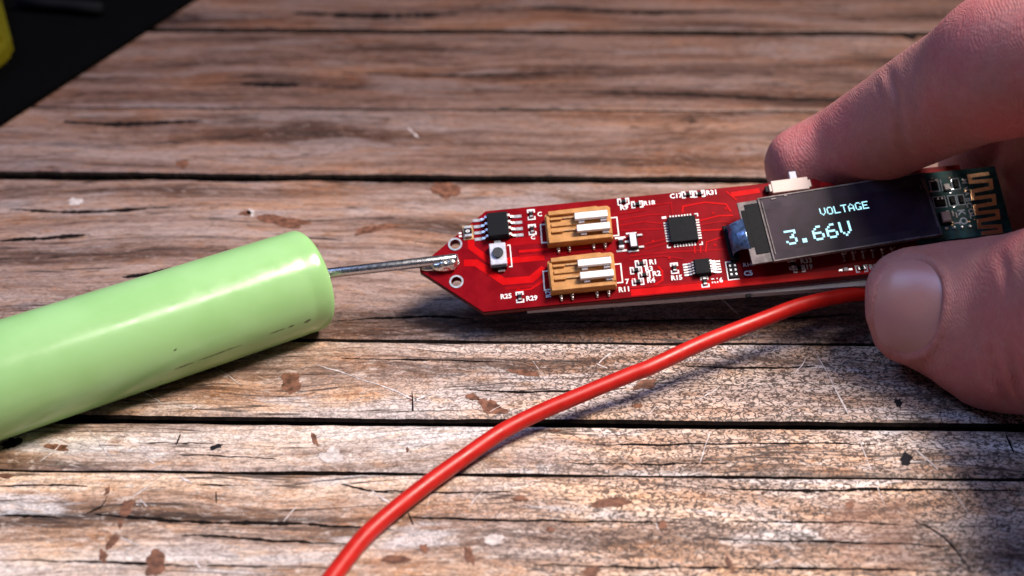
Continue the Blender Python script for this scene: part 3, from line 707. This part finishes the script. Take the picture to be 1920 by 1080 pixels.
# --- the two tan connectors
def connector(u, v, label):
    bm = bmesh.new()
    outl = [(-5.95, -3.25), (5.7, -3.25), (5.85, 3.1), (5.4, 3.45), (3.6, 3.45), (3.6, 3.65), (-3.9, 3.5), (-4.0, 2.9), (-5.75, 2.9), (-5.95, 2.7)]
    prism(bm, outl, 0.25, 1.7)
    bmesh.ops.bevel(bm, geom=bm.edges[:], offset=0.09, segments=1, affect='EDGES')
    o = part('wire_connector', bm, M['tan'], loc=(u, v, 0), label=label)
    # upper wall, lower wall, right wall, middle rib
    part('wall', B((0.0, 2.75, 1.6, 10.6, 0.85, 2.25, 0.08), ), M['tan'], o)
    part('wall', B((-0.1, -2.75, 1.6, 11.2, 0.8, 2.15, 0.08)), M['tan'], o)
    part('wall', B((5.3, 0.0, 1.6, 0.75, 4.9, 2.3, 0.08)), M['tan'], o)
    part('wall', B((-5.45, 0.0, 1.6, 0.6, 4.9, 2.0, 0.08)), M['tan'], o)
    part('wall', B((-1.2, 0.45, 1.6, 7.6, 0.7, 2.0, 0.08)), M['tan'], o)
    for y in (1.55, -0.95):
        part('rib', B((-4.0, y + 0.05, 1.6, 2.1, 0.45, 2.15, 0.06)), M['tan'], o)
        part('contact', B((-1.6, y + 0.15, 1.68, 2.6, 0.3, 2.0, 0.05)), M['gold'], o)
    for y, x in ((1.30, 2.25), (-1.15, 2.40)):
        part('latch_bar', B((x, y, 2.3, 5.9, 1.30, 3.05, 0.08)), M['white'], o)
        for dx in (-1.8, 2.1): part('latch_foot', B((x + dx, y - 0.62, 1.6, 1.1, 0.95, 2.4, 0.06)), M['lilac'], o)
    for dx in (-4.1, -2.15, 2.2, 4.25):
        bm = bmesh.new()
        for a in (0, 1):
            r = bmesh.ops.create_icosphere(bm, subdivisions=2, radius=1.0)
            for q in r['verts']: q.co = Vector((dx + q.co.x * (0.38 - 0.1 * a), -3.55 - 0.45 * a + q.co.y * 0.5, 0.35 - 0.12 * a + q.co.z * 0.38))
        part('solder_leg', bm, M['solder'], o, smooth=True)
    bm = bmesh.new()
    ribbon2d(bm, [(-5.9, 1.75), (-6.8, 1.75), (-6.9, -1.9), (-5.9, -1.9)], 0.24, 0.04, 0.08)
    ribbon2d(bm, [(5.9, 1.75), (7.0, 1.75), (6.9, -1.9), (5.9, -1.9)], 0.24, 0.04, 0.08)
    mesh_obj('outline', bm, M['silk'], o)
    return o
connector(28.75, 4.55, 'tan two-pole connector along the upper board edge')
connector(28.30, -4.75, 'tan two-pole connector nearer the lower board edge')

# --- three-legged part and its neighbour between connectors and processor
o = part('transistor', B((0, 0, 0.15, 1.15, 2.75, 1.15, 0.08)), M['lilac'], loc=(38.0, 1.05, 0))
part('side_shade', B((0.05, -0.1, 0.12, 1.5, 2.9, 0.8, 0.06)), M['dark'], o)  # dark block round the body, painting in its shaded sides
for x, y in ((1.35, 1.2), (1.35, -1.2), (-1.0, 0.1)): part('pin', B((x, y, 0.05, 1.0, 0.42, 0.3, 0.06)), M['tin'], o)
for y in (1.75, -1.8): part('pin', B((-0.1, y, 0.05, 1.9, 0.3, 0.12, 0.02)), M['silk'], o)
o = part('capacitor', B((0, 0, 0.1, 0.8, 1.1, 0.7, 0.06)), M['dark'], loc=(35.85, 0.85, 0))
for s in (-1, 1): part('terminal', B((0, s * 0.75, 0.06, 0.95, 0.5, 0.75, 0.06)), M['lilac'], o)
for s in (-1, 1): part('outline', B((0, s * 1.3, 0.04, 1.9, 0.35, 0.08)), M['silk'], o)
# --- six-pad capacitor array C5
o = part('capacitor_array', B((0, 0, 0.05, 1.55, 2.9, 0.35, 0.04)), M['dark'], loc=(54.75, -6.45, 0))
for x in (-0.4, 0.45):
    for k in (-1, 0, 1): part('terminal', B((x, k * 0.85, 0.2, 0.34, 0.42, 0.40, 0.03)), M['tin'], o)
bm = bmesh.new(); ribbon2d(bm, [(0.6, 1.75), (-1.05, 1.75), (-1.05, -1.75), (0.9, -1.75)], 0.18, 0.04, 0.08); mesh_obj('outline', bm, M['silk'], o)
# --- row of soldered pins under the screen
pm = bmesh.new(); box(pm, 0, 0, 0.05, 0.35, 1.0, 0.3, 0.05); box(pm, 0.02, 0.75, 0.25, 0.9, 0.28, 1.1, 0.05)
me = shared('header_pin', pm, M['solder'])
for k in range(6): link('header_pin', me, DEV, (74.4 + k * 1.72, -6.35 + 0.03 * k, 0))
# --- slide switch
o = part('slide_switch', B((0, 0, 0.0, 6.7, 2.5, 1.35, 0.10)), M['cream'], loc=(67.35, 8.75, 0), rot=0.03, label='small cream slide switch on the upper board edge')
part('bracket', B((0, -0.05, 0.0, 7.6, 1.5, 1.2, 0.08)), M['cream'], o)
part('knob', B((0.95, 1.95, 0.3, 1.25, 1.7, 1.1, 0.06)), M['knob'], o)
part('terminal', B((-4.1, 0.0, 0.0, 0.7, 1.2, 0.9, 0.08)), M['dark'], o)

# --- radio module beyond the screen
mod = part('radio_module', B((96.0, 1.6, 0.25, 16.5, 13.6, 1.45, 0.04)), M['green'], label='small green radio module with a gold zigzag antenna')
ant = [(103.5, 7.8), (99.92, 7.65), (99.84, 6.46), (103.4, 6.34), (103.22, 4.89), (99.69, 4.55), (99.52, 3.11), (103.23, 3.24), (103.03, 1.72), (99.54, 1.48), (99.47, 0.13), (103.14, 0.17), (102.98, -1.16), (99.46, -1.4), (99.33, -2.63), (102.89, -2.85)]
bm = bmesh.new(); ribbon2d(bm, [(a - 0.62, c - 0.80) for a, c in ant] + [(102.2, -4.6), (98.7, -4.7)], 0.74, 1.46, 1.50); mesh_obj('antenna', bm, M['gold'], mod)
def mframe(u, v, sx, sy, rot=0.0, fill=None, mat='paleblue', fm='dark'):
    bm = bmesh.new(); frame2d(bm, 0, 0, sx, sy, 0.16, 1.46, 1.50); o = mesh_obj('outline', bm, M[mat], mod, (u, v, 0), rot=rot)
    if fill:
        part('surface_part', B((u, v, 1.45, fill[0], fill[1], 1.45 + fill[2], 0.05)), M[fm], mod)
mframe(92.75, 5.55, 1.65, 2.35, 0, (0.8, 1.4, 0.4)); mframe(96.5, 5.55, 1.5, 2.3, 0, (0.8, 1.5, 0.4))
mframe(92.95, 2.25, 2.3, 2.3, 0, (1.7, 1.7, 0.5)); mframe(95.2, 2.3, 1.5, 2.2, 0, (0.8, 1.4, 0.4)); mframe(96.75, 2.3, 1.35, 2.2, 0, (0.7, 1.4, 0.4))
for dx in (-0.35, 0.4): part('terminal', B((92.95 + dx, 2.75, 1.9, 0.35, 0.42, 2.02, 0.03)), M['tin'], mod)
part('surface_part', B((94.75, 5.0, 1.45, 1.0, 1.2, 1.95, 0.06)), M['white'], mod); part('outline', B((93.98, 5.5, 1.455, 0.14, 2.4, 1.49)), M['paleblue'], mod)
part('crystal', B((93.2, -1.05, 1.45, 1.5, 1.95, 2.3, 0.08)), M['cream'], mod); part('crystal_base', B((93.1, -1.2, 1.455, 1.9, 2.4, 1.75, 0.05)), M['dark'], mod)
for t, u, v, sz in [('K', 96.2, -0.15, 1.6), ('Q', 96.2, -1.9, 1.7), ('B', 98.0, 2.2, 1.25), ('C', 97.9, 1.1, 1.3), ('O', 97.95, -0.15, 1.3), ('L', 98.0, -1.2, 1.3), ('M', 98.1, 5.9, 1.1), ('V', 98.0, 4.4, 1.1), ('A', 98.0, 3.4, 1.1)]:
    lettering(t, u, v, sz, mod, M['paleblue'], -math.pi / 2, 1.47)
for k in range(5): part('solder_dot', B((91.6 + k * 1.35, -3.15, 1.45, 0.6, 0.55, 1.85, 0.15)), M['tin'], mod)
for x, y, sx, sy in ((94.7, -0.2, 0.22, 1.1), (95.3, -0.6, 0.22, 1.0), (95.0, -2.2, 1.2, 0.22)): part('pad', B((x, y, 1.455, sx, sy, 1.50)), M['silk'], mod)

rm = random.Random(5)
for _ in range(26):
    u, v = rm.uniform(91.6, 98.2), rm.uniform(-3.6, 7.4)
    part('pad', B((u, v, 1.452, rm.choice((0.2, 0.35, 0.5)), rm.choice((0.18, 0.3)), rm.uniform(1.49, 1.56))), M[rm.choice(('silk', 'tin', 'paleblue', 'gold'))], mod)
# --- the screen
scr = bpy.data.objects.new('display', None); COL.objects.link(scr); scr.parent = DEV
scr.location = Vector((73.95, -0.05, 3.0)) * S; scr.rotation_euler = (0, 0, math.radians(3.8))
part('panel', B((1.9, 0, 0.0, 29.6, 12.3, 0.72, 0.03)), M['oled'], scr)
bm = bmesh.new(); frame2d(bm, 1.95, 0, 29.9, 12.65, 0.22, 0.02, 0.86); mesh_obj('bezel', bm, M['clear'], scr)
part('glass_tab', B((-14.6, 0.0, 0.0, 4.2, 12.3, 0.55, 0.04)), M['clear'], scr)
part('cover', B((-14.1, 0.55, 0.56, 3.0, 9.9, 0.66, 0.03)), M['blacktape'], scr)
part('cover', B((-15.9, 0.75, 0.56, 1.0, 7.4, 0.64, 0.03)), M['blacktape'], scr)
# thin pale slivers on the glass rim
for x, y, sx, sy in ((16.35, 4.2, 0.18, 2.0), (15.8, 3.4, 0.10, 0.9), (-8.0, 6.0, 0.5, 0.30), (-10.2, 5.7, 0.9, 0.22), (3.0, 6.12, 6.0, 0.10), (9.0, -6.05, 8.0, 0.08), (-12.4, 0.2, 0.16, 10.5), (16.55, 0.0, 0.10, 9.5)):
    part('rim_sliver', B((x, y, 0.72, sx, sy, 0.875)), M['clear'], scr)
# flexible ribbon folding down to the board
bm = bmesh.new(); prev = None
for t in range(13):
    a = t / 12
    x = -16.2 - 3.0 * math.sin(a * math.pi * 0.62); z = 0.62 - 2.9 * (1 - math.cos(a * math.pi * 0.5))
    hw = 3.05 - 0.35 * math.sin(a * math.pi)
    q = [bm.verts.new((x, -0.1 - hw, z)), bm.verts.new((x, -0.1 + hw, z))]
    if prev: bm.faces.new((prev[0], prev[1], q[1], q[0]))
    prev = q
bmesh.ops.recalc_face_normals(bm, faces=bm.faces[:]); bmesh.ops.solidify(bm, geom=bm.faces[:], thickness=0.14)
part('ribbon_cable', bm, M['flex'], scr, smooth=True)
part('ribbon_end', B((-18.9, -0.1, -2.8, 1.6, 6.9, -1.9, 0.1)), M['blacktape'], scr)
part('spacer', B((4.0, 0.6, -2.9, 24.0, 8.0, -0.02, 0.1)), M['blacktape'], scr)
part('active_area', B((1.2, -0.3, 0.60, 27.2, 8.4, 0.721, 0.0)), M['oledon'], scr)
FONT = {'V': (0x1F, 0x20, 0x40, 0x20, 0x1F), 'O': (0x3E, 0x41, 0x41, 0x41, 0x3E), 'L': (0x7F, 0x40, 0x40, 0x40, 0x40), 'T': (0x01, 0x01, 0x7F, 0x01, 0x01), 'A': (0x7C, 0x12, 0x11, 0x12, 0x7C),
        'G': (0x3E, 0x41, 0x41, 0x51, 0x72), 'E': (0x7F, 0x49, 0x49, 0x49, 0x41), '3': (0x21, 0x41, 0x49, 0x4D, 0x33), '.': (0x00, 0x60, 0x60, 0x00, 0x00), '6': (0x3C, 0x4A, 0x49, 0x49, 0x30)}
def lit_text(txt, x0, y0, pix):
    """bitmap characters, one mesh per character"""
    for i, ch in enumerate(txt):
        bm = bmesh.new()
        for c, bits in enumerate(FONT[ch]):
            for r in range(7):
                if bits >> r & 1: box(bm, (c + 0.5) * pix, (6.5 - r) * pix, 0.7225, pix * 0.98, pix * 0.98, 0.737)
        part('lit_character', bm, M['lit'], scr, (x0 + i * 6 * pix, y0, 0))
lit_text('VOLTAGE', -2.85, 0.95, 0.212)
lit_text('3.66V', -10.0, -3.65, 0.404)

# --- grey backing strip under the board
bm = bmesh.new(); prism(bm, [(18.0, -9.4), (97.0, -11.6), (97.0, 8.0), (18.0, 8.0)], -3.1, -1.62)
part('back_cover', bm, M['backing'])
part('mark', B((57.0, -10.72, -2.6, 0.9, 0.6, -1.60, 0.05)), M['dark'])

# ------------------------------------------------------------------ red wire
WP = [(560, 1180, 1.45), (600, 1115, 1.45), (636, 1065, 1.45), (682, 1008, 1.45), (735, 960, 1.5), (802, 907, 1.7), (870, 858, 2.1), (937, 812, 2.7), (1004, 777, 3.4), (1081, 744, 4.3), (1178, 704, 5.5), (1220, 688, 6.0), (1322, 641, 7.0),
      (1433, 598, 7.8), (1500, 573, 8.0), (1578, 555, 7.6), (1630, 550, 7.0), (1700, 549, 6.2), (1790, 552, 5.6), (1900, 556, 6.0), (2010, 545, 8.0)]
ctr = [at_height(*q) for q in spline(WP, 8)]
bm = bmesh.new(); tube(bm, ctr, [(1.31 + 0.03 * mnoise.noise(c * 0.08),) * 2 for c in ctr], Vector((0, 0, 1)), 20)
tag(mesh_obj('wire', bm, M['wire'], smooth=True), 'thick red insulated wire curving across the planks in front of the board', 'wire')

# ------------------------------------------------------------------ the hand
def finger(bm, pts, n=7, side=None, seg=28):
    """pts: (x, y, z, ra, rb); ra lies along 'side'"""
    q = spline(pts, n)
    tube(bm, [Vector(p[:3]) for p in q], [(p[3], p[4]) for p in q], side or UP, seg)
def pd(px, py, d, ra, rb): return (*at_depth(px, py, d), ra, rb)
bm = bmesh.new()
thumb = [pd(1627, 566, 234.5, 3.6, 3.2), pd(1636, 566, 234.2, 6.2, 5.2), pd(1655, 567, 234, 8.3, 6.6), pd(1690, 570, 233.4, 9.6, 7.6), pd(1730, 575, 232.2, 10.7, 8.1), pd(1780, 583, 230.3, 12.2, 8.8),
         pd(1840, 596, 227, 13.9, 9.8), pd(1920, 606, 222, 14.8, 11), (93, 168, 33, 15, 14), (101, 156, 38, 17, 16), (108, 146, 42, 19, 18)]
finger(bm, thumb)
index = [pd(1441, 331, 259.5, 3.2, 3.0), pd(1456, 327, 259.5, 5.6, 5.2), pd(1485, 318, 259, 7.3, 6.8), pd(1528, 306, 258, 8.3, 7.8), pd(1575, 288, 256, 8.8, 8.4), pd(1620, 264, 252, 9.1, 8.8), pd(1700, 217, 243, 9.7, 9.4),
         pd(1810, 158, 230.5, 10.8, 10.2), pd(1906, 110, 219, 12.4, 11.4), (92, 200, 60, 11.2, 11), (116, 204, 64, 12.5, 12.5), (132, 198, 56, 14, 14)]
finger(bm, index)
finger(bm, [(89, 238, 10, 3.5, 3.5), (89, 238, 12, 6.5, 6.5), (89.5, 237, 18, 8.4, 8.4), (91, 235, 27, 9.2, 9.2), (92.5, 231, 38, 9.8, 9.8), (95, 225, 48, 10, 10), (106, 219, 58, 11, 11), (130, 204, 56, 13, 13)])
finger(bm, [(97, 222, 24, 5, 5), (98, 221, 28, 8, 8), (101, 216, 36, 11, 11), (110, 208, 46, 14, 13), (124, 200, 48, 16, 14)])
finger(bm, [(97, 253, 8, 4, 4), (97, 253, 11, 6.5, 6.5), (98, 252, 20, 8, 8), (101, 251, 32, 8.6, 8.4), (110, 247, 44, 9, 9), (122, 234, 53, 10, 10), (132, 206, 52, 12, 12)], side=Vector((0, 1, 0)))
finger(bm, [(114, 263, 8, 3.5, 3.5), (114, 263, 11, 5.5, 5.5), (115, 262, 19, 7, 7), (118, 260, 29, 7.6, 7.4), (126, 255, 38, 8, 8), (134, 240, 46, 9, 9), (138, 206, 48, 11, 11)], side=Vector((0, 1, 0)))
finger(bm, [(96, 228, 4, 5, 5), (96, 228, 6, 8, 8), (97, 226, 14, 9.5, 9.5), (98, 223, 26, 10, 10), (101, 217, 38, 12, 12), (110, 208, 46, 14, 13)])
finger(bm, [(98, 215, 38, 6, 6), (99, 214.5, 41, 10, 10), (102, 213, 47, 13.5, 13), (114, 208, 50, 15, 14), (126, 200, 50, 16, 14)])  # extra mass out of view, added to block lamp light behind the module
# web, palm, wrist and forearm, which comes in from the near right
finger(bm, [(101, 208, 36, 7, 6), (106, 204, 38, 14, 10), (120, 198, 46, 24, 13), (126, 182, 49, 31, 15), (114, 158, 47, 33, 17), (105, 132, 46, 31, 19), (102, 84, 48, 31, 21), (118, 0, 52, 33, 25), (145, -90, 56, 36, 29)], side=Vector((1, 0.4, 0)), seg=40)
hand = mesh_obj('hand', bm, M['skin'])
md = hand.modifiers.new('remesh', 'REMESH'); md.mode = 'VOXEL'; md.voxel_size = 0.75 * S; md.use_smooth_shade = True
ms = hand.modifiers.new('smooth', 'SMOOTH'); ms.factor = 0.5; ms.iterations = 14
dg = bpy.context.evaluated_depsgraph_get()
me = bpy.data.meshes.new_from_object(hand.evaluated_get(dg)); hand.modifiers.clear(); hand.data = me
me.polygons.foreach_set('use_smooth', [True] * len(me.polygons))
if not me.materials: me.materials.append(M['skin'])
# creases, folds and nail bed pressed into the surface
def bvh(): return BVHTree.FromPolygons([v.co / S for v in me.vertices], [p.vertices[:] for p in me.polygons])
tree = bvh()
def hit(px, py):
    d = (RT * (px - 960) + UP * (540 - py) + FW * FPX).normalized()
    r = tree.ray_cast(CAM, d); return r[0], r[1]
def seg_dist(p, L):
    best = 1e9; tt = 0
    for i in range(len(L) - 1):
        a, c = L[i], L[i + 1]; ab = c - a; t = max(0, min(1, (p - a).dot(ab) / ab.length_squared)); d = (p - a - ab * t).length
        if d < best: best, tt = d, (i + t) / (len(L) - 1)
    return best, tt
CREASE = [([(1660, 128), (1678, 165), (1686, 210), (1692, 262), (1712, 300)], 1.0, 0.42), ([(1640, 150), (1658, 190), (1668, 232)], 0.7, 0.14), ([(1712, 115), (1716, 170), (1722, 215)], 0.7, 0.14),
          ([(1862, 660), (1868, 700), (1884, 735), (1900, 760)], 1.0, 0.7), ([(1895, 640), (1905, 690), (1915, 730)], 0.9, 0.45), ([(1845, 655), (1850, 690), (1862, 725)], 0.8, 0.3),
          ([(1870, 470), (1885, 510), (1890, 560)], 1.0, 0.3)]
creases = []
for pix, wd, dp in CREASE:
    L = [hit(*q)[0] for q in spline(pix, 3)]; L = [p for p in L if p]
    if len(L) > 2: creases.append((L, wd, dp))
NC = (1703, 574); NAX = math.radians(9)      # nail centre in the photograph, tilt
def nail_uv(px, py):
    dx, dy = px - NC[0], py - NC[1]
    u = (dx * math.cos(NAX) + dy * math.sin(NAX)) / 62.0; v = (-dx * math.sin(NAX) + dy * math.cos(NAX)) / 88.0
    return u, v
VN = [v.normal.copy() for v in me.vertices]
NEWCO = [v.co.copy() for v in me.vertices]
for vi, (vco, vn) in enumerate(zip(list(NEWCO), VN)):
    p = vco / S
    if p.x > 95 or p.x < 40: continue
    off = 0.0
    for L, wd, dp in creases:
        if (p - L[len(L) // 2]).length > 22: continue
        d, t = seg_dist(p, L)
        if d < wd * 4: off -= dp * (math.exp(-(d / wd) ** 2) - 0.35 * math.exp(-((d - wd * 2) / wd) ** 2)) * math.sin(math.pi * min(0.97, max(0.03, t))) ** 0.5
    q = p - CAM; zz = q.dot(FW)
    px, py = 960 + FPX * q.dot(RT) / zz, 540 - FPX * q.dot(UP) / zz
    if vn.dot(FW) < -0.05 and 1600 < px < 1800 and 450 < py < 720:
        u, w_ = nail_uv(px, py)
        r = (abs(u) ** 2.4 + abs(w_) ** 2.4) ** (1 / 2.4)
        off -= 0.55 * max(0, min(1, (1.02 - r) / 0.12))
        fold = math.exp(-((r - 1.13) / 0.10) ** 2) * (1.0 if u > -0.35 else max(0.15, 1 + (u + 0.35) * 2.0))
        off += 0.50 * fold
    off += 0.10 * mnoise.noise(p * 0.22) + 0.03 * mnoise.noise(p * 0.9)
    NEWCO[vi] = vco + vn * off * S
me.vertices.foreach_set('co', [c for q in NEWCO for c in q])
me.update()
tag(hand, 'hand pinching the right end of the red board between thumb and index finger', 'hand')
# the thumbnail
bm = bmesh.new(); grid = {}; NR, NA = 12, 48
for i in range(NR + 1):
    for k in range(NA):
        r = i / NR; a = 2 * math.pi * k / NA
        ex = 2 / 2.4
        u = r * math.copysign(abs(math.cos(a)) ** ex, math.cos(a)); v = r * math.copysign(abs(math.sin(a)) ** ex, math.sin(a))
        px = NC[0] + u * 62 * math.cos(NAX) - v * 88 * math.sin(NAX); py = NC[1] + u * 62 * math.sin(NAX) + v * 88 * math.cos(NAX)
        if i == 0 and k: grid[i, k] = grid[0, 0]; continue
        p, nn = hit(px, py)
        if p is None: p, nn = at_depth(px, py, 230), -FW
        lift = 0.22 - 0.30 * r ** 6
        grid[i, k] = bm.verts.new(p - FW * lift)
for i in range(NR):
    for k in range(NA):
        q = [grid[i, k], grid[i + 1, k], grid[i + 1, (k + 1) % NA], grid[i, (k + 1) % NA]]
        q = list(dict.fromkeys(q))
        if len(q) > 2: bm.faces.new(q)
bmesh.ops.recalc_face_normals(bm, faces=bm.faces[:])
if sum((f.normal.dot(FW) for f in bm.faces)) > 0: bmesh.ops.reverse_faces(bm, faces=bm.faces[:])
mesh_obj('thumbnail', bm, M['nail'], hand, smooth=True)
